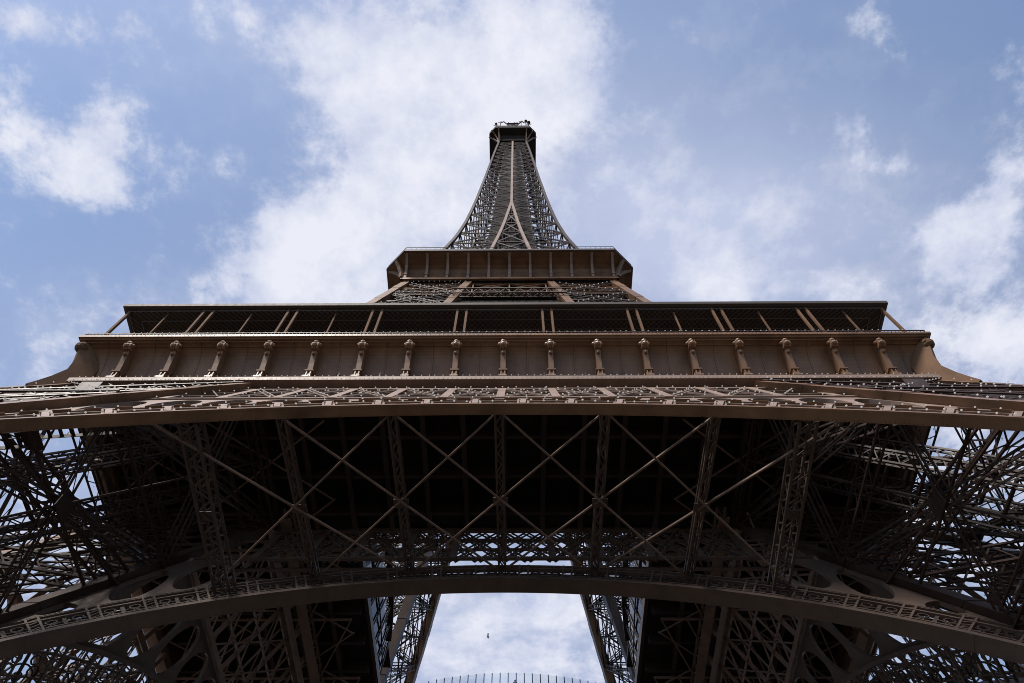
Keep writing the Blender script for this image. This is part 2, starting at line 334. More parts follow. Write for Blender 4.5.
# ---- arches (outer and inner), spandrels and the girder above
def arch_face(w, Rr, apex, soff, lampd, mat, simple):
    sc = apex*K-Rr
    P2 = lambda r, th, off=0.0: on_face(w, r*math.sin(th), (sc+r*math.cos(th))/K, off)
    th = 0.0
    while True:
        x, h = Rr*math.sin(th), (sc+Rr*math.cos(th))/K
        if x > wi(h)-0.2 or h < 5: break
        th += 0.004
    TH = th
    ths = list(np.linspace(-TH, TH, 73))
    m = MB()
    tt = lambda th: V3(math.sin(th), 0, 0)+V3(0, SL/K, 1/K)*math.cos(th)   # radial, in the plane
    rings = []
    for t in ths:
        a = P2(Rr, t, 0.0); r_ = tt(t)
        rings.append([a, a-nO*soff, a-nO*soff+r_*.42, a+r_*.42])
    m.loft(rings)
    for t in ths[::6]:                                    # splice plates under the soffit
        r_ = tt(t); a = P2(Rr, t)-r_*.012
        m.bar(a-nO*.06, a-nO*(soff-.06), .34, .02, r_)
    arch = m.build('arch', mat, T)
    rv = MB()
    for t in np.linspace(-TH, TH, 330):
        r_ = tt(t)
        for q in (.10, soff-.10): rv.octa(P2(Rr, t)-nO*q-r_*.01, .04)
    rv.build('rivet', mat, arch)['kind'] = 'stuff'
    # extrados mouldings
    RX = Rr+3.2
    e = MB()
    txs = [t for t in np.linspace(-TH*.98, TH*.98, 73)]
    for r, ww, dd, of in ((RX, .34 if lampd else .2, .5 if lampd else .25, -.25), (Rr+2.35, .16, .3, -.2), (Rr+.85, .12, .25, -.2)):
        e.path([P2(r, t, of) for t in txs], ww, dd, nO)
    e.path([P2(RX, t, -soff+.1) for t in txs], .3, .3, nO)
    # radial posts, each a pair of bars with rungs
    nb = int(round(2*TH*Rr/2.9)); pts = np.linspace(-TH, TH, nb+1)
    o_ = MB(); pm = e
    for t in pts[1:-1]:
        for of in (-.12, -soff+.12):
            for dth in (-.30/Rr, .30/Rr):
                pm.bar(P2(Rr+.42, t+dth, of), P2(RX, t+dth, of), .13, .10, nO)
            for k in range(6):
                rr = Rr+.55+k*.48
                pm.bar(P2(rr, t-.3/Rr, of), P2(rr+.3, t+.3/Rr, of), .08, .04, nO)
        if lampd: pm.bar(P2(Rr+.42, t, 0), P2(RX, t, 0), .36, .03, nO)
    pm.build('arch_rim', PALEP if lampd else mat, arch)  # outer rim takes the lit tone
    # scroll ornament between the posts
    for a, b in zip(pts[:-1], pts[1:]):
        c = (a+b)/2; hw = (b-a)/2
        ring = lambda cr, ct, ra, a0, a1, n, wd=.13: o_.path([P2(cr+ra*math.cos(q), ct+ra*math.sin(q)/Rr, -.2) for q in np.linspace(a0, a1, n)], wd if lampd else wd*.6, .10, nO)
        ring(Rr+.42, c, 1.15, -1.57, 1.57, 11, .16)
        ring(Rr+1.15, c-hw*.62, .38, 0, 6.28, 9); ring(Rr+1.15, c+hw*.62, .38, 0, 6.28, 9)
        ring(Rr+.8, c, .30, 0, 6.28, 8)
        ring(Rr+1.85, c-hw*.45, .30, 0, 6.28, 8); ring(Rr+1.85, c+hw*.45, .30, 0, 6.28, 8)
        o_.bar(P2(Rr+.42, c, -.2), P2(Rr+2.35, c, -.2), .22, .08, nO)
        for q in ((-.5, .5) if lampd else ()):
            o_.bar(P2(Rr+2.62, c+hw*q-.42/Rr, -.18), P2(Rr+2.62, c+hw*q+.42/Rr, -.18), .62, .05, tt(c))
            o_.bar(P2(Rr+2.75, c+hw*q-.42/Rr, -.14), P2(Rr+2.75, c+hw*q+.42/Rr, -.14), .46, .05, nO)
    o_.build('scroll_ornament', mat if lampd else DARKP, arch)  # inner scrolls darkened in colour to stand for shade
    # spandrel plates with oval openings between rim and girder / leg
    HB = 43.9
    topx = lambda x: min(HB, 52.3-(abs(x)+.55-19.6)/SL)
    rimh = lambda x: (sc+math.sqrt(max(RX*RX-x*x, 0)))/K
    xs = np.arange(9.2 if (lampd or simple) else 19.4, 33, 3.1)
    for sgn in (-1, 1):
        sp_ = MB()
        for x0, x1 in zip(xs[:-1], xs[1:]):
            if topx(x1)-rimh(x1) < .1 or topx((x0+x1)/2)-rimh((x0+x1)/2) < .5: continue
            ou = []; n1 = 8
            for t in np.linspace(0, 1, n1, endpoint=False): x = x0+(x1-x0)*t; ou.append((x, rimh(x)))
            for t in np.linspace(0, 1, n1, endpoint=False): ou.append((x1, rimh(x1)*(1-t)+topx(x1)*t))
            for t in np.linspace(0, 1, n1, endpoint=False): x = x1+(x0-x1)*t; ou.append((x, topx(x)))
            for t in np.linspace(0, 1, n1, endpoint=False): ou.append((x0, topx(x0)*(1-t)+rimh(x0)*t))
            cxm = sum(p[0] for p in ou)/len(ou); chm = sum(p[1] for p in ou)/len(ou)
            ho = []
            for x, h in ou:                              # rounded opening inside the plate
                dx, dh = (x-cxm), (h-chm); l = math.hypot(dx/1.34, dh/max(.3, (topx(cxm)-rimh(cxm))*.44))
                ss = min(.90, 1/l) if l > 0 else 0
                ho.append((cxm+dx*ss, chm+dh*ss))
            fr = [on_face(w, sgn*x, h, -.10) for x, h in ou]; fh = [on_face(w, sgn*x, h, -.10) for x, h in ho]
            bk = [p-nO*.3 for p in fr]; bh = [p-nO*.3 for p in fh]
            rings = [fr, fh, bh, bk, fr]; sp_.loft(rings, True, False)
        sp_.build('spandrel_plate', PALEP if lampd else mat, arch)  # outer plates lightened by colour to look lit
    # straight lattice girder over the arch
    g = MB(); HT = 50.9
    X = lambda h: wi(h)+.2
    for h, dd in ((HB+.1, .36), (HT, .55), (46.2, .10), (48.4, .10)):
        for of in ((-.1, -.9) if dd > .2 else (-.15,)): g.bar(on_face(w, -X(h), h, of), on_face(w, X(h), h, of), dd, .22, nO)
    nx = int(X(HT)//3.7)
    for k in range(-nx-1, nx+2):
        x = k*3.7; hb = HB; 
        if abs(x) > X(hb): continue
        ht = HT if abs(x) <= X(HT) else 52.3-(abs(x)-.2-19.6)/SL
        g.bar(on_face(w, x, hb, 0), on_face(w, x, ht, 0), .56, .06, nO)
        pass
        if simple and abs(x+3.7) <= X(HT)+.1:             # plain bars and rods
            for (xa, xb) in ((x, x+3.7), (x+3.7, x)):
                g.bar(on_face(w, xa, HB, -.1), on_face(w, xb, (HB+HT)/2, -.1), .13, .10, nO); g.bar(on_face(w, xa, (HB+HT)/2, -.2), on_face(w, xb, HT, -.2), .13, .10, nO)
            g.bar(on_face(w, x+1.85, HB, -.15), on_face(w, x+1.85, HT, -.15), .2, .1, nO)
        for (xa, xb) in (() if simple else ((x, x+3.7), (x+3.7, x))):
            if max(abs(xa), abs(xb)) > X(HT)+.1: continue
            for of in (-.05,):
                A, B = on_face(w, xa, HB, of), on_face(w, xb, HT, of); dr = (B-A)/np.linalg.norm(B-A); sd_ = np.cross(dr, nO)*(.19 if lampd else .24)
                g.bar(A+sd_, B+sd_, .08, .12, nO); g.bar(A-sd_, B-sd_, .08, .12, nO)
                n = 9
                for i in range(n):
                    p, q = A+(B-A)*i/n, A+(B-A)*(i+1)/n
                    g.bar(p+sd_*(1 if i % 2 else -1), q-sd_*(1 if i % 2 else -1), .07, .03, nO)
            if True:
                for (xa2, xb2) in ((xa, (xa+xb)/2), ((xa+xb)/2, xb)):
                    for h0, h1 in ((HB, (HB+HT)/2), ((HB+HT)/2, HT)):
                        g.ladder(on_face(w, xa2, h0, -.3), on_face(w, xb2, h1, -.3), .24 if lampd else .42, nO, .07 if lampd else .10, .10, .6, .05)
            # half-bay diagonals make the close diamond pattern
            xm = (xa+xb)/2; hm = (HB+HT)/2
    # closes to the floor above
    for k in range(-5, 6): g.bar(on_face(w, k*3.7, HT, -.5), on_face(w, k*3.7, 52.6, -.5), .5, .3, nO)
    g.build('arch_girder', PALEP if (simple or lampd) else mat, arch)  # outer and side girders paler, brightness of lit iron put into the colour
    if lampd:
        lm = MB()
        for k in range(-5, 6):
            for s in (-1, 1):
                for i in range(1, 8):
                    t = i/8; lm.octa(on_face(w, k*3.7+s*3.7*t, HB+(HT-HB)*t, .12), .072)
        for h, stp in ((HB+.1, 1.5), (46.2, 1.3), (48.4, 1.3), (HT, 1.2)):
            for x in np.arange(-X(h), X(h), stp): lm.octa(on_face(w, x+random.uniform(-.2, .2), h, .12), .066)
        for t in np.linspace(-TH*.95, TH*.95, 64): lm.octa(P2(RX, t, .12), .066); 
        for t in np.linspace(-TH*.95, TH*.95, 90): lm.octa(P2(Rr+1.2+random.uniform(-.4, .8), t, .06), .08)
        # down the outer faces of the two neighbouring legs
        for sgn in (-1, 1):
            for h in np.arange(30, 52, 1.1):
                for q in (0, 1): lm.octa(on_face(wo, sgn*(wi(h) if q == 0 else wo(h)), h, .62), .072)
            for a, b in zip(LEV[2:-1], LEV[3:]):
                for t in np.linspace(.04, .96, 15):
                    h = a+(b-a)*t
                    for x0, x1 in ((wi(a), wo(b)), (wo(a), wi(b))): lm.octa(on_face(wo, sgn*(x0+(x1-x0)*t), h, .62), .072)
                    lm.octa(on_face(wo, sgn*(wi(b)+(wo(b)-wi(b))*t), b, .72), .072)
                    lm.octa(on_face(wo, sgn*(wi((a+b)/2)+(wo((a+b)/2)-wi((a+b)/2))*t), (a+b)/2, .5), .09)
        lm.build('sparkle_lamp', LAMPW, arch)['kind'] = 'stuff'
    return arch, P2
archO, PO = arch_face(wo, 43.6, 39.9, .68, True, PAINT, False)
archI, PI_ = arch_face(wi, 39.9, 39.75, 1.0, False, HALFP, False)
four(archO); four(archI, (2,))
archS, PS_ = arch_face(wi, 39.9, 39.75, 1.0, False, HALFP, True)
four(archS, (3,)); archS.rotation_euler = (0, 0, math.pi/2)

# ---- ties and struts between outer and inner arch
def vault_pt(which, x, lift=.7):
    w, Rr, apex = (wo, 43.6, 39.9) if which == 0 else (wi, 39.9, 39.75)
    r = Rr+lift; s = apex*K-Rr+math.sqrt(r*r-x*x); return on_face(w, x, s/K, -.5)
SX = (-18.8, -13.2, -6.7, 0, 6.7, 13.2, 18.8)
for x in SX:
    st = MB(); big = abs(x) > 18
    a, b = vault_pt(0, x*(.915 if big else .955)), vault_pt(1, x*.97, 2.9)
    st.lattice(a, b, .95 if big else .45, .95 if big else .45, (0, 0, 1), .16 if big else .13, 1.0, .11)
    mid = (a+b)/2; st.bar(mid-V3(.5, 0, .35), mid+V3(.5, 0, -.35), .7, .05, (0, 0, 1))
    o = st.build('arch_strut', HALFP, T); four(o)
tr = MB()
for k in range(-4, 4):
    for d in (-1, 1):
        x0, x1 = k*6.7+(0 if d > 0 else 6.7), k*6.7+(0 if d > 0 else 6.7)+d*13.4
        if abs(x0) > 20.3 or abs(x1) > 20.3: continue
        t1 = MB(); a, b = vault_pt(0, x0*.95, .45 if d > 0 else .65), vault_pt(1, x1*.97, 2.7 if d > 0 else 2.95)
        t1.bar(a, b, .115, .08, (0, 0, 1)); t1.bar(a+V3(0, 0, .08), b+V3(0, 0, .08), .04, .10, (0, 0, 1))
        four(t1.build('tie_rod', PALEP, T))
del tr
# deep girders from the leg tops across under the floor
for sgn in (-1, 1):
    m = MB()
    m.lattice((sgn*27, -38.5, 42), (sgn*20.5, -26, 52.5), 1.1, 1.1, (0, 0, 1), .16, 1.1, .11)
    m.lattice((sgn*30, -40, 39), (sgn*26, -26, 39.5), 1.1, 1.4, (0, 0, 1), .16, 1.1, .11)
    four(m.build('corner_girder', SHADEP, T))

# ---- first floor deck
VX, VN, VF = 13.4, -17.4, 10.8               # void: half width, near edge, far edge
arcy = lambda x: 8.4+(x/9.5)**2*1.5
d = MB(); E = 33.15
d.box((-E, -E, 54.6), (E, VN, 55.4)); d.box((-E, VF+1.5, 54.6), (E, E, 55.4))
d.box((-E, VN+.002, 54.603), (-VX, VF+1.498, 55.397)); d.box((VX, VN+.002, 54.603), (E, VF+1.498, 55.397))
xs = np.linspace(-VX+.002, VX-.002, 25)
d.loft([[(x, min(arcy(x), VF+1.0), 54.604), (x, VF+1.497, 54.604), (x, VF+1.497, 55.396), (x, min(arcy(x), VF+1.0), 55.396)] for x in xs])
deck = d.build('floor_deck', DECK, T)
for x in np.arange(-33, 33.1, 3.3):
    for y0, y1 in (((-33.0, 33.0),) if abs(x) > VX+.6 else ((-33.5, VN-.3), (VF+1.6, 33.5))):
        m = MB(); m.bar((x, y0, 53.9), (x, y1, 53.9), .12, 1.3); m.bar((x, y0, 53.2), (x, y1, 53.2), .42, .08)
        m.build('floor_beam', DARKP, deck)  # near-black beams: under-floor shade painted into the colour
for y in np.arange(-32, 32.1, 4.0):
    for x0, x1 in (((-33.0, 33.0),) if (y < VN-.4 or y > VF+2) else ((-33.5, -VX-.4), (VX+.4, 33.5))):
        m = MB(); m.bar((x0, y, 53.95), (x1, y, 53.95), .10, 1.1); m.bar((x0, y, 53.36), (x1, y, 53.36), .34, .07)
        m.build('cross_beam', DARKP, deck)  # darkened like the floor beams, shade in the paint
for sx in (-1, 1):
    m = MB()
    for y in np.arange(-30, 30, 8.0):
        for x0, x1 in ((14.5, 24), (24, 33.5)):
            m.bar((sx*x0, y, 52.9), (sx*x1, y+8, 52.9), .14, .10); m.bar((sx*x1, y, 52.75), (sx*x0, y+8, 52.75), .14, .10)
    
    for y in (-16, -8, 0, 8):
        m.bar((sx*14.5, y, 52.62), (sx*33, y, 52.62), .22, .16)
        for x0 in np.arange(14.5, 29, 2.4): m.bar((sx*x0, y, 52.6), (sx*(x0+4.0), y+8, 52.6), .12, .12)
    m.bar((sx*14.5, 16, 52.62), (sx*33, 16, 52.62), .22, .16)
    m.build('wind_brace', PALEP, deck)  # paler than the beams above, light on the bars painted in
    m = MB(); m.lattice((sx*18.6, -21, 52.2), (sx*18.6, 21, 52.2), .7, 1.2, (0, 0, 1), .2, 1.2, .12); m.bar((sx*18.6, -21, 51.5), (sx*18.6, 21, 51.5), .8, .06)
    m.build('main_girder', PALEP, deck)  # lit tone again, so the girder stands out under the floor
# rim of the void, glass balustrade on the far side
m = MB()
m.path([(-VX, VN, 54.9), (-VX, 4.5, 54.9), (-VX+.9, 6.6, 54.9), (-VX+4.2, VF-.8, 54.9)], .35, 1.0)
m.path([(VX, VN, 54.9), (VX, 4.5, 54.9), (VX-.9, 6.6, 54.9), (VX-4.2, VF-.8, 54.9)], .35, 1.0)
m.bar((-VX, VN, 54.85), (VX, VN, 54.85), .35, 1.1)
m.build('void_rim', SHADEP, deck)
t_ = MB(); q_ = np.linspace(-11, 11, 23)
t_.loft([[(x, arcy(x)-.12, 56.9), (x, 16, 56.9), (x, 16, 57.6), (x, arcy(x)-.12, 57.6)] for x in q_]); t_.build('terrace', DECK, deck)
xs = np.arange(-10.8, 10.81, .9)
for i, x in enumerate(xs):
    y = arcy(x); m = MB(); m.bar((x, y, 57.2), (x, y, 60.0), .10, .14, (0, 1, 0)); m.build('balustrade_post', DARKP, deck)
    if i+1 < len(xs):
        x2 = xs[i+1]; y2 = arcy(x2); m = MB(); m.bar((x+.05, y, 58.62), (x2-.05, y2, 58.62), .02, 2.7); m.build('glass_pane', GLASS, deck)
# leaning pavilion glass along the sides of the void
for sgn in (-1, 1):
    fac = MB(); cols = []
    for i, t in enumerate(np.linspace(0, 1, 9)):
        y = VN+1+t*(5.6-VN-1); bow = 1.0*math.sin(math.pi*t)
        cols.append((V3(sgn*(VX+.5), y, 55.4), V3(sgn*(VX+.1-bow), y, 62.2)))
    fac.path([c[1] for c in cols], .55, .45); fac.path([c[0]*.52+c[1]*.48 for c in cols], .14, .12)
    for a, b in cols: fac.bar(a, b, .10, .22, (0, 1, 0))
    p = fac.build('pavilion_front', DARKP, deck)
    gl = MB()
    for (a, b), (c, e) in zip(cols[:-1], cols[1:]):
        o_ = V3(sgn*.12, 0, 0); gl.poly([a+o_, c+o_, e+o_, b+o_], [(0, 1, 2, 3)])
    gl.build('pavilion_glass', GLASS, deck)
    rf = MB(); rf.loft([[(sgn*(VX+.3), y, 62.3), (sgn*27, y, 62.6), (sgn*27, y, 63.0), (sgn*(VX+.3), y, 62.7)] for y in (VN+1, VF-.5)])
    rf.box(tuple(min(a, b) for a, b in zip((sgn*27, VN+1, 55.4), (sgn*26.6, VF-.5, 62.6))), tuple(max(a, b) for a, b in zip((sgn*27, VN+1, 55.4), (sgn*26.6, VF-.5, 62.6))))
    rf.build('pavilion_roof', ROOF, deck)

# ---- first floor gallery: cove, consoles, ledge, rail, canopy
def mitred(prof, mat, name, parent, half=lambda r: r):
    # profile (r, z) run along one side, mitred at both ends
    m = MB(); L_ = [(-half(r), -r, z) for r, z in prof]; R__ = [(half(r), -r, z) for r, z in prof]
    m.loft([L_, R__]); return m.build(name, mat, parent)
cove_out = [(33.05+1.9*(1-math.cos(t)), 52.95+4.3*math.sin(t)) for t in np.linspace(0, math.pi/2, 15)]
prof = cove_out+[(34.97, 57.36), (32.9, 57.36), (32.9, 52.95)]
m = MB(); L_ = [(-r, -r, z) for r, z in prof]; RR = [(r, -r, z) for r, z in prof]; m.loft([L_, RR]); cove = m.build('gallery_cove', PAINT, T, smooth=False)
mitred([(33.1, 52.25), (34.2, 52.25), (34.2, 52.72), (34.05, 52.80), (34.05, 52.93), (33.1, 52.93)], PALEP, 'sill_beam', cove)  # sill in the lit tone, its brightness is painted
mitred([(33.3, 57.37), (35.14, 57.37), (35.22, 57.46), (35.36, 57.50), (35.38, 57.78), (33.3, 57.78)], PAINT, 'ledge', cove)
m = MB()                                              # seams on the cove plates
for k in range(18):
    x = -34.74+3.86*(k+.5)
    m.path([(x, -r-.004, z) for r, z in cove_out], .035, .02, (0, -1, .3))
r, z = cove_out[0]; m.bar((-r, -r-.004, z+.02), (r, -r-.004, z+.02), .04, .03, (0, 1, 0)); m.build('cove_seam', DARKP, cove)
m = MB()                                              # mouldings and rivet rows on the cove
for zi, wd in ((1, .10), (12, .07)):
    r, z = cove_out[zi]; m.bar((-r, -r-.02, z), (r, -r-.02, z), wd, .05, (0, 1, 0))
m.bar((-33.4, -33.2, 53.18), (33.4, -33.2, 53.18), .16, .12, (0, 1, 0))
for k in range(18):
    for dx in (-.14, .14):
        x = -34.74+3.86*(k+.5)+dx
        for (r0, z0), (r1, z1) in zip(cove_out[:-1], cove_out[1:]):
            for q in (.25, .75): m.octa((x, -(r0+(r1-r0)*q)-.012, z0+(z1-z0)*q), .028)
for x in np.arange(-33.4, 33.5, .36): m.octa((x, -34.21, 52.36), .035); m.octa((x, -35.38, 57.62), .035)
m.build('cove_moulding', PAINT, cove)
def console():
    m = MB(); w = .21
    # side profile (r outward, z): foot, niche block, sloping shaft, scroll
    def slab(pr, hw):
        m.loft([[(-hw, -r, z) for r, z in pr], [(hw, -r, z) for r, z in pr]])
    slab([(33.0, 52.94), (34.12, 52.94), (34.12, 53.16), (34.02, 53.30), (33.0, 53.30)], .31)         # foot
    slab([(33.0, 53.305), (33.93, 53.305), (33.96, 53.9), (33.0, 53.9)], .24)                             # niche block
    slab([(33.0, 53.905), (34.10, 53.905), (34.14, 54.05), (33.0, 54.05)], .34)                           # collar
    slab([(33.5, 54.055), (33.98, 54.055), (34.22, 54.9), (34.48, 55.7), (34.72, 56.3), (34.9, 57.15), (34.2, 57.15), (33.2, 55.5)], w)   # shaft
    for s in (-1, 1): m.bar((s*.15, -33.95, 53.33), (s*.15, -33.99, 53.88), .09, .12, (0, 1, 0))
    # scroll head
    for i in range(3):
        s = (-.20, 0, .20)[i]; rings = []
        for j in range(10):
            a = 2*math.pi*j/10; rings.append((-34.80-.36*math.cos(a), 56.62+.44*math.sin(a)))
        m.loft([[(s-.085, y, z) for y, z in rings], [(s+.085, y, z) for y, z in rings]])
    m.knob((0, -35.06, 56.48), .24, 8, 5); m.knob((-.30, -34.85, 56.78), .2, 8, 5); m.knob((.30, -34.85, 56.78), .2, 8, 5)
    m.knob((0, -34.98, 56.95), .26, 8, 5); m.knob((0, -34.60, 55.82), .16, 8, 5)
    return m
for k in range(19):
    if k in (0, 18): continue
    if k == 1: cm = console(); me = cm.mesh('console', PAINT)
    o = bpy.data.objects.new('console', me); COL.objects.link(o); o.parent = cove; o.location = (-34.74+3.86*k, 0, 0)
# corner console and the flared web down to the leg
m = MB(); dg = V3(-1, -1, 0)/math.sqrt(2); sdv = V3(1, -1, 0)/math.sqrt(2)*.22
q = [(34.9, 49.6), (35.3, 49.7), (35.05, 50.6), (34.75, 51.8), (34.45, 53.4), (34.55, 54.8), (34.9, 56.6), (35.0, 57.3), (33.3, 57.3), (33.2, 53.0), (33.7, 51.8)]
m.loft([[dg*r*1.4142+V3(0, 0, z)+sdv for r, z in q], [dg*r*1.4142+V3(0, 0, z)-sdv for r, z in q]])
m.knob((-34.8, -34.8, 56.6), .5, 10, 6); m.knob((-34.55, -35.0, 56.7), .25); m.knob((-35.0, -34.55, 56.7), .25)
m.build('corner_console', MATTE, cove)
m = MB()
for x in np.arange(-35.1, 35.15, .30): m.bar((x, -35.22, 57.78), (x, -35.22, 58.28), .035, .035, (0, 1, 0))
m.bar((-35.2, -35.22, 58.3), (35.2, -35.22, 58.3), .09, .07)
m.build('railing', SHADEP, cove)
m = MB()
for x in np.arange(-34.9, 35, .62): m.octa((x+random.uniform(-.1, .1), -35.25, 58.38), .07)
for x in np.arange(-33.9, 34, .55): m.octa((x+random.uniform(-.1, .1), -34.12, 53.02), .055)
m.build('gallery_lamp', LAMPW, cove)['kind'] = 'stuff'
four(cove)
# canopy
c0 = MB(); pr = [(34.72, 64.42), (34.97, 64.50), (34.99, 64.92), (34.6, 65.0), (25, 65.3), (25, 64.46)]
c0.loft([[(-r, -r, z) for r, z in pr], [(r, -r, z) for r, z in pr]]); can = c0.build('canopy', ROOF, T)
m = MB()
for x in np.arange(-34.0, 34.1, .5):
    for s in (-1, 1):
        x1 = x+s*8
        y1 = 26.5
        if abs(x1) > 26.5+8: continue
        if abs(x) < 34.3 and abs(x1) <= y1: m.bar((x, -34.5, 64.28), (x1, -26.5, 64.28), .03, .03)
for y in np.arange(26.5, 34.6, 1.0): m.bar((-y, -y, 64.36), (y, -y, 64.36), .08, .08)
m.build('canopy_net', NET, can)
for k in range(-4, 4):
    for q in (-.42, .42):
        x = (k+.5)*7.72+q; m = MB(); m.bar((x, -34.5, 57.7), (x, -34.5, 64.42), .20, .20, (0, 1, 0)); m.build('canopy_post', MATTE, can)
for k in (-4, -3, -2, 2, 3, 4):
    x = k*7.72; m = MB(); m.bar((x, -34.2, 57.7), (x, -34.2, 64.3), .13, .13, (0, 1, 0)); m.build('thin_post', MATTE, can)
m = MB(); m.bar((-34.4, -34.4, 57.7), (-34.4, -34.4, 64.45), .22, .22, (0, 1, 0)); m.build('canopy_post', MATTE, can)
four(can)

# ---- legs between first and second floor
wo2 = interp([55.4, 75, 98, 115.7], [31.2, 25.6, 19.5, 16.0]); wi2 = interp([55.4, 75, 98, 115.7], [18.2, 13.4, 8.7, 6.2])
LEV2 = [55.4, 65.5, 75, 83.5, 91, 98, 105.5, 113]
leg2, C2 = make_leg('upper_leg', LEV2, wo2, wi2, 1.15, .75, .14, .09, .85, SHADEP, True, 0)
m = MB()
for s, t in ((.40, .35), (.60, .35), (.40, .6), (.60, .6)):
    f = lambda h: V3(-(wi2(h)*(1-s)+wo2(h)*s), -(wi2(h)*(1-t)+wo2(h)*t), h)
    m.lattice(f(56), f(114), .5, .8, (1, 1, 0), .14, .9, .09)
m.build('lift_track', SHADEP, leg2)
m = MB()
for a, b in zip(LEV2[3:-1], LEV2[4:]):
    for t in np.linspace(.04, .96, 12):
        h = a+(b-a)*t
        for x0, x1 in ((wi2(a), wo2(b)), (wo2(a), wi2(b))):
            x = x0+(x1-x0)*t
            m.octa((-x, -wo2(h)-.55, h), .11); m.octa((-wo2(h)-.55, -x, h), .11)
        m.octa((-(wi2(b)+(wo2(b)-wi2(b))*t), -wo2(b)-.6, b), .11)
m.build('sparkle_lamp', LAMPW, leg2)['kind'] = 'stuff'
four(leg2)
# girders linking the upper legs under the second floor
def flat_girder(w, h0, h1, hx, bay, name, mat, par):
    g = MB()
    pt = lambda x, h, of=0: V3(x, -w(h)-.05-of, h)
    for h in (h0, (h0+h1)/2, h1): g.bar(pt(-hx, h), pt(hx, h), .4, .3, (0, -1, .3))
    n = int(round(2*hx/bay))
    for i in range(n):
        x0, x1 = -hx+2*hx*i/n, -hx+2*hx*(i+1)/n
        for ha, hb in ((h0, (h0+h1)/2), ((h0+h1)/2, h1)):
            g.lattice(pt(x0, ha), pt(x1, hb), .32, .2, (0, -1, .3), .08, .6, .06); g.lattice(pt(x1, ha), pt(x0, hb), .32, .2, (0, -1, .3), .08, .6, .06)
        g.bar(pt(x0, h0), pt(x0, h1), .22, .2, (0, -1, .3))
    return g.build(name, mat, par)
four(flat_girder(wo2, 105.8, 112.8, 17.2, 5.8, 'platform_girder', PAINT, T))
m = MB(); m.bar((-8.0, -18.4, 101.3), (8.0, -18.4, 101.3), .3, 1.8); four(m.build('dark_bar', DECK, T))  # near-black bar between the upper legs, behind the lattice girder
m = MB(); m.lattice((-8.5, -19.2, 103.6), (8.5, -19.2, 103.6), .7, 1.6, (0, 0, 1), .18, 1.0, .1); m.bar((-8.3, -19.0, 99.6), (8.3, -19.0, 99.6), .5, .5)
four(m.build('platform_girder', DARKP, T))

# ---- second platform
OH, OC = 20.38, 17.16
octo = lambda r: [(-(r-(OH-OC)), -r), (r-(OH-OC), -r), (r, -(r-(OH-OC))), (r, r-(OH-OC)), (r-(OH-OC), r), (-(r-(OH-OC)), r), (-r, r-(OH-OC)), (-r, -(r-(OH-OC)))]
def octo_ring(prof, mat, name, par, r_in=None):
    m = MB(); rings = [[(x, y, z) for x, y in octo(r)] for r, z in prof]; m.loft(rings+[rings[0]], True, False); return m.build(name, mat, par)
def oct2(r, base, c0, top, c1):
    # square-ish plan below that turns into a chamfered octagon above
    t = (r-base)/(top-base); cc = c0+(c1-c0)*t
    return [(-cc, -r), (cc, -r), (r, -cc), (r, cc), (cc, r), (-cc, r), (-r, cc), (-r, -cc)]
pr2 = [(16.9, 113.9), (16.9, 115.0), (16.96, 115.8), (17.15, 116.5), (17.5, 117.1), (18.1, 117.5), (19.1, 117.8), (20.2, 117.95)]
m = MB(); rings = [[(x, y, z) for x, y in oct2(r, 17.2, 17.1, 20.4, 17.16)] for r, z in pr2]
rings.append([(x, y, 118.0) for x, y in oct2(16.0, 17.2, 17.1, 20.4, 17.16)]); m.loft(rings, True, False)
p2 = m.build('second_platform', PAINT, T)
m = MB()
m.loft([[(x, y, z) for x, y in octo(r)] for r, z in ((20.25, 117.97), (20.42, 118.1), (20.42, 118.75), (20.0, 118.8))])
m.build('platform_edge', SHADEP, p2)
m = MB(); m.box((-16.9, -16.9, 113.3), (16.9, 16.9, 113.85)); 
m.build('platform_deck', DECK, p2)
for k in range(4):
    c, s = (1, 0, -1, 0)[k], (0, 1, 0, -1)[k]
    rot = lambda p: (p[0]*c-p[1]*s, p[0]*s+p[1]*c, p[2])
    m = MB(); m.bar(rot((-17.45, -17.3, 113.55)), rot((17.45, -17.3, 113.55)), .34, .62)
    m.build('platform_sill', PAINT, p2)
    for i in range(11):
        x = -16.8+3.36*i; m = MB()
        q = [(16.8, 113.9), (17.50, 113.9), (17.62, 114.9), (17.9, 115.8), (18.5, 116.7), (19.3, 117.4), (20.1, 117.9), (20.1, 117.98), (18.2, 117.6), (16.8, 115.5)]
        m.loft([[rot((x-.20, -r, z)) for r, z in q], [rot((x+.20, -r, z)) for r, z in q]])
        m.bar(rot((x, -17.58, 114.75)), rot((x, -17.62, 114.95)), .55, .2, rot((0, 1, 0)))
        m.build('bracket', PALEP, p2)  # paler colour makes the brackets look lit under the ledge
    m = MB(); q = [(17.2, 113.9), (17.6, 113.9), (17.75, 115.4), (18.2, 116.7), (18.75, 117.9), (18.3, 117.9), (17.2, 115.6)]
    m.loft([[rot((-r+.2, -r-.2, z)) for r, z in q], [rot((-r-.2, -r+.2, z)) for r, z in q]]); m.build('corner_bracket', PAINT, p2)
    m = MB()
    for x in np.arange(-17, 17.1, .8): m.bar(rot((x, -20.3, 118.75)), rot((x, -20.3, 119.9)), .05, .05, (1, 0, 0))
    m.bar(rot((-17.1, -20.3, 119.9)), rot((17.1, -20.3, 119.9)), .08); m.bar(rot((-17.1, -20.3, 119.9)), rot((-20.3, -17.1, 119.9)), .08)
    m.build('platform_railing', SHADEP, p2)

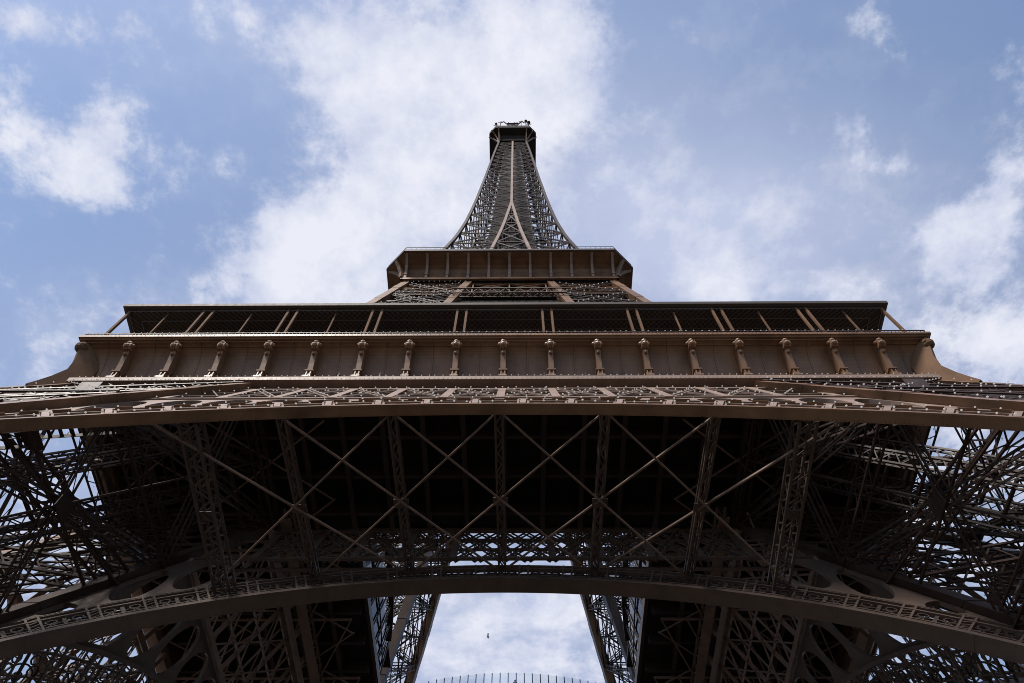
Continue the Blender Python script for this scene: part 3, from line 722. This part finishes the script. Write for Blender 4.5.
# ---- spire
ws = interp([116, 128, 139.4, 150, 163, 175, 187.5, 210, 237, 255, 271], [16.2, 14.4, 12.75, 11.4, 10.2, 9.4, 8.7, 7.6, 6.4, 5.55, 4.7])
wj = interp([116, 139, 160, 183], [5.6, 3.65, 1.75, 0.0])
spire = bpy.data.objects.new('spire', None); COL.objects.link(spire); spire.parent = T
hs = np.linspace(116, 271, 40)
for sx in (-1, 1):
    for sy_ in (-1, 1):
        m = MB(); q = .31
        m.loft([[(sx*ws(a)+dx, sy_*ws(a)+dy, a) for dx, dy in ((-q, -q), (q, -q), (q, q), (-q, q))] for a in hs]); m.build('corner_post', SHADEP, spire)
fm = MB()
hh = np.linspace(116, 183, 14)
for sx in (-1, 1):
    for a, b in zip(hh[:-1], hh[1:]): fm.bar((sx*wj(a), -ws(a)-.1, a), (sx*wj(b), -ws(b)-.1, b), .62, .5, (0, -1, 0))
hh = np.linspace(183, 270, 14)
for a, b in zip(hh[:-1], hh[1:]): fm.bar((0, -ws(a)-.1, a), (0, -ws(b)-.1, b), .62, .5, (0, -1, 0))
sf = fm.build('face_rib', PALEP, spire)  # pale colour stands for light on the rib fronts
b = MB(); h = 117.0; lv = [h]
while h < 268: h += max(5.6, 9.8-(h-117)*.03); lv.append(min(h, 270))
for a, c in zip(lv[:-1], lv[1:]):
    for sx in (-1, 1):
        P = lambda s, z: V3(sx*(wj(z)*(1-s)+ws(z)*s), -ws(z)+.15, z)
        for p, q in ((P(0, a), P(1, c)), (P(1, a), P(0, c)), (P(0, c), P(1, c))):
            dv_ = np.cross(q-p, (0, 1, 0)); dv_ = dv_/np.linalg.norm(dv_)*.17
            b.bar(p+dv_, q+dv_, .12, .16, (0, -1, 0)); b.bar(p-dv_, q-dv_, .12, .16, (0, -1, 0))
            for i in range(6): b.bar(p+(q-p)*i/6+dv_, p+(q-p)*(i+1)/6-dv_, .06, .04, (0, -1, 0))
        b.bar(P(.5, (a+c)/2), P(.5, c), .10, .10, (0, -1, 0))
    if wj(a) > .6:                                        # between the two inner chords
        A0, A1, B0, B1 = V3(-wj(a), -ws(a), a), V3(wj(a), -ws(a), a), V3(-wj(c), -ws(c), c), V3(wj(c), -ws(c), c)
        b.bar(A0, B1, .34, .2, (0, -1, 0)); b.bar(A1, B0, .34, .2, (0, -1, 0)); b.bar(B0, B1, .3, .25, (0, -1, 0))
b.build('spire_bracing', SHADEP, spire)
ib = MB()                                                 # inner faces of the four spire legs
for a, c in zip(lv[:-1], lv[1:]):
    if wj(a) < .3: break
    for sx in (-1, 1):
        Q = lambda s, z: V3(sx*wj(z), -(wj(z)*(1-s)+ws(z)*s), z)
        ib.bar(Q(0, a), Q(1, c), .3, .2, (1, 0, 0)); ib.bar(Q(1, a), Q(0, c), .3, .2, (1, 0, 0)); ib.bar(Q(0, c), Q(1, c), .3, .3, (1, 0, 0))
        ib.bar(Q(0, a), Q(0, c), .5, .5, (1, 0, 0))
        ib.bar(Q(.5, a), Q(.5, c), .15)
ib.build('spire_inner_bracing', DARKP, spire)  # darker than the outer faces: interior shade put into the paint
# three more faces
for k in (1, 2, 3):
    for s_ in [c for c in spire.children if c.name.split('.')[0] in ('face_rib', 'spire_bracing', 'spire_inner_bracing') and c.rotation_euler.z == 0]:
        c = s_.copy(); COL.objects.link(c); c.parent = spire; c.rotation_euler = (0, 0, k*math.pi/2)
# lift shaft and landings inside
m = MB()
sh = lambda z: max(2.0, ws(z)*.52)
zs = np.arange(117, 268, 2.6)
for z0, z1 in zip(zs[:-1], zs[1:]):
    a, b = sh(z0), sh(z1); P0 = [(-a, -a, z0), (a, -a, z0), (a, a, z0), (-a, a, z0)]; P1 = [(-b, -b, z1), (b, -b, z1), (b, b, z1), (-b, b, z1)]
    for k in range(4):
        m.bar(P0[k], P1[k], .4); m.bar(P0[k], P0[(k+1) % 4], .3, .5); m.bar(P0[k], P1[(k+1) % 4], .26); m.bar(P0[(k+1) % 4], P1[k], .26)
        mid0 = tuple((p+q)/2 for p, q in zip(P0[k], P0[(k+1) % 4])); mid1 = tuple((p+q)/2 for p, q in zip(P1[k], P1[(k+1) % 4])); m.bar(mid0, mid1, .5, .2)
m.build('lift_shaft', DARKP, spire)  # dark paint carries the shade within the spire
m = MB(); m.loft([[(dx*ws(z)*.54, dy*ws(z)*.54, z) for dx, dy in ((-1, -1), (1, -1), (1, 1), (-1, 1))] for z in np.linspace(152, 269, 12)]); m.build('shaft_cladding', DECK, spire)  # widened, near-black sheathing stands in for the dark spire interior
for z in np.arange(122, 268, 5.2): m = MB(); m.box((-sh(z), -sh(z), z), (sh(z), sh(z), z+.15)); m.build('landing', DARKP, spire)
m = MB()
for z in np.arange(190, 268, 6.0):
    m = MB(); r = ws(z)-.5; m.bar((-r, -r, z), (r, r, z), .2); m.bar((-r, r, z), (r, -r, z), .2); m.build('cross_tie', DARKP, spire)

# ---- summit
S8, S6 = 8.39, 6.1
oc = lambda r, c: [(-c, -r), (c, -r), (r, -c), (r, c), (c, r), (-c, r), (-r, c), (-r, -c)]
m = MB(); m.loft([[(x, y, z) for x, y in oc(r, c)] for r, c, z in ((5.2, 4.2, 270.4), (5.3, 4.3, 273.5), (5.8, 4.6, 275.6), (8.1, 6.0, 276.4), (8.39, 6.14, 276.6), (8.39, 6.14, 279.2), (8.1, 6.0, 279.4), (7.2, 5.2, 282.4), (6.8, 4.9, 282.6))])
sm = m.build('summit_cabin', DECK, T)
for k in range(4):
    c, s = (1, 0, -1, 0)[k], (0, 1, 0, -1)[k]
    rot = lambda p: (p[0]*c-p[1]*s, p[0]*s+p[1]*c, p[2])
    for sx in (-1, 1):
        m = MB(); m.path([rot(p) for p in ((sx*4.75, -4.9, 269.6), (sx*4.8, -5.9, 272), (sx*4.9, -7.0, 274.6), (sx*5.0, -8.4, 276.5))], .5, .4, rot((1, 0, 0))); m.build('summit_bracket', PAINT, sm)
    m = MB(); m.path([rot(p) for p in ((-4.8, -4.8, 269.6), (-5.3, -5.3, 272.3), (-6.2, -6.2, 274.9), (-7.5, -7.5, 276.3))], .45, .4, rot((1, -1, 0))); m.build('summit_bracket', PAINT, sm)
    m = MB()
    for x in np.linspace(-6, 6, 9): m.bar(rot((x, -8.3, 279.3)), rot((x, -8.0, 281.2)), .1, .1, (1, 0, 0))
    m.bar(rot((-6.1, -8.1, 281.2)), rot((6.1, -8.1, 281.2)), .12); m.build('summit_rail', DECK, sm)
for x, y, h_, r_ in ((-.8, -5.5, 3.4, 0), (.2, -5.0, 4.2, 0), (1.0, -5.8, 3.2, 0), (4.9, -6.0, 3.2, .6), (6.0, -5.2, 4.5, .7), (-4.6, -6.2, 2.8, 0), (-6.2, -5.2, 2.4, .5), (3.1, -6.4, 2.6, 0)):
    m = MB(); y -= 1.8; m.bar((x, y, 281.0), (x+random.uniform(-.4, .4), y, 287.0+h_), .24, .24, (1, 0, 0))
    if r_: m.knob((x, y-.2, 287.0+h_), r_, 8, 5)
    for q in range(2): m.bar((x-.9, y, 285.5+h_*.6+q*1.3), (x+.9, y, 285.5+h_*.7+q*1.3), .14)
    m.build('antenna', DECK, sm)
m = MB()
for s in (-1, 1): m.bar((s*.6, -7.5, 281), (s*3.4, -7.7, 291), .3); m.bar((s*3.4, -7.7, 291), (s*4.2, -7.7, 288.6), .22); m.bar((s*1.0, -7.5, 281), (s*1.6, -7.7, 289.5), .2)
m.bar((-2.2, -7.7, 287), (2.2, -7.7, 287), .5); m.build('antenna_frame', DECK, sm)
m = MB(); m.lattice((0, 0, 282.5), (0, 0, 322), 1.2, 1.2, (1, 0, 0), .2, 1.2, .12); m.build('mast', DARKP, sm)

# ------------------------------------------------------------------ bird
dr = raydir(488, 637); bp = Vector((CX, -CD, 1.7))+dr*105
m = MB()
m.loft([[(bp.x+x, bp.y+r*math.cos(a), bp.z+r*math.sin(a)) for a in np.linspace(0, 6.283, 8, endpoint=False)] for x, r in ((-.22, .01), (-.14, .05), (0, .075), (.12, .05), (.17, .035), (.24, .008))])
for s in (-1, 1):
    m.loft([[(bp.x+.08, bp.y+s*t, bp.z+z), (bp.x-.10+abs(t)*.1, bp.y+s*t, bp.z+z+.005), (bp.x-.10+abs(t)*.1, bp.y+s*t, bp.z+z+.02), (bp.x+.08, bp.y+s*t, bp.z+z+.025)] for t, z in ((.04, .02), (.20, .14), (.42, .20), (.48, .19))])
bo = m.build('bird', DARKP); tag(bo, 'small dark bird flying in the bright sky seen through the tower', 'bird')

# ------------------------------------------------------------------ person at the glass
dr = raydir(515, 680); tt_ = (59.32-1.7)/dr.z; hp = Vector((CX, -CD, 1.7))+dr*tt_
px_, py_ = hp.x, max(hp.y, arcy(hp.x)+.3); FZ = 57.6
SKIN = material('skin', (0.45, 0.27, 0.19), .5, .05, 4, bump=0); RED = material('red_cotton', (0.40, 0.06, 0.09), .8, .15, 4, bump=0)
HAIR = material('dark_hair', (0.03, 0.022, 0.018), .5, .1, 8, bump=0); BLUE = material('dark_denim', (0.05, 0.06, 0.10), .8, .15, 6, bump=0)
SHOE = material('black_leather', (0.03, 0.03, 0.03), .5, .1, 6, bump=0)
def skinned(name, nodes, edges, mat, parent, grow=0.0):
    me = bpy.data.meshes.new(name); me.from_pydata([(px_+n[0], py_+n[1], FZ+n[2]) for n in nodes], edges, []); me.materials.append(mat)
    o = bpy.data.objects.new(name, me); COL.objects.link(o); 
    if parent: o.parent = parent
    sk = o.modifiers.new('skin', 'SKIN'); sk.use_smooth_shade = True
    lay = me.skin_vertices[0]
    for i, n in enumerate(nodes): lay.data[i].radius = (n[3]+grow, n[4]+grow)
    lay.data[0].use_root = True
    su = o.modifiers.new('subdivision', 'SUBSURF'); su.levels = su.render_levels = 2
    return o

BN = [(0,0,.93,.14,.10), (0,.01,1.10,.125,.09), (0,0,1.30,.15,.10), (0,0,1.44,.07,.06), (0,-.01,1.50,.05,.05), (0,-.03,1.58,.075,.072), (0,-.03,1.66,.072,.072)]
BE = [(0,1),(1,2),(2,3),(3,4),(4,5),(5,6)]
for s_ in (-1, 1):
    b = len(BN)
    BN += [(s_*.19,0,1.39,.055,.055), (s_*.25,-.05,1.13,.042,.042), (s_*.20,-.24,1.00,.032,.032), (s_*.18,-.30,.99,.035,.02),       # arm to the hand on the rail
           (s_*.10,0,.86,.085,.072), (s_*.11,-.02,.48,.055,.06), (s_*.11,.01,.10,.04,.042), (s_*.12,-.13,.04,.038,.03)]
    BE += [(2,b),(b,b+1),(b+1,b+2),(b+2,b+3),(0,b+4),(b+4,b+5),(b+5,b+6),(b+6,b+7)]
person = skinned('person', BN, BE, SKIN, None)
tag(person, 'person in a red top leaning at the glass balustrade above the arch', 'person')
JN = [(0,0,.98,.15,.11), (0,.01,1.10,.135,.10), (0,0,1.30,.16,.11), (0,0,1.43,.085,.075)]; JE = [(0,1),(1,2),(2,3)]
for s_ in (-1, 1):
    b = len(JN); JN += [(s_*.19,0,1.39,.068,.068), (s_*.25,-.05,1.13,.055,.055), (s_*.21,-.20,1.02,.045,.045)]; JE += [(2,b),(b,b+1),(b+1,b+2)]
skinned('top', JN, JE, RED, person)
TN = [(0,0,.93,.15,.11)]; TE = []
for s_ in (-1, 1):
    b = len(TN); TN += [(s_*.10,0,.84,.095,.095), (s_*.11,-.02,.48,.068,.072), (s_*.11,.01,.12,.056,.058)]; TE += [(0,b),(b,b+1),(b+1,b+2)]
skinned('trousers', TN, TE, BLUE, person)
for s_ in (-1, 1):
    m = MB(); m.knob((px_+s_*.115, py_-.07, FZ+.05), .06, 10, 6, (.8, 2.2, .8)); m.build('shoe', SHOE, person, True)
m = MB(); m.knob((px_, py_-.005, FZ+1.665), .105, 12, 8, (.9, 1, .85)); m.knob((px_, py_+.05, FZ+1.58), .08, 10, 6, (1, .8, 1.4)); m.build('hair', HAIR, person, True)
m = MB(); m.knob((px_, py_-.125, FZ+1.60), .018, 8, 5, (.8, 1, 1.5)); m.build('nose', SKIN, person, True)
for s_ in (-1, 1):
    m = MB(); m.knob((px_+s_*.032, py_-.108, FZ+1.63), .013, 8, 5); m.build('eye', HAIR, person, True)
    for k in range(4):                                   # fingers over the rail
        m = MB(); a = (px_+s_*.18+(k-1.5)*.02, py_-.31, FZ+.995); l = (.055, .065, .06, .045)[k]
        m.path([a, (a[0], a[1]-l*.5, a[2]-.004), (a[0], a[1]-l*.8, a[2]-.02)], .016); m.build('finger', SKIN, person)
m = MB(); m.knob((px_, py_-.105, FZ+1.565), .022, 8, 5, (1, .4, .25)); m.build('mouth', RED, person, True)
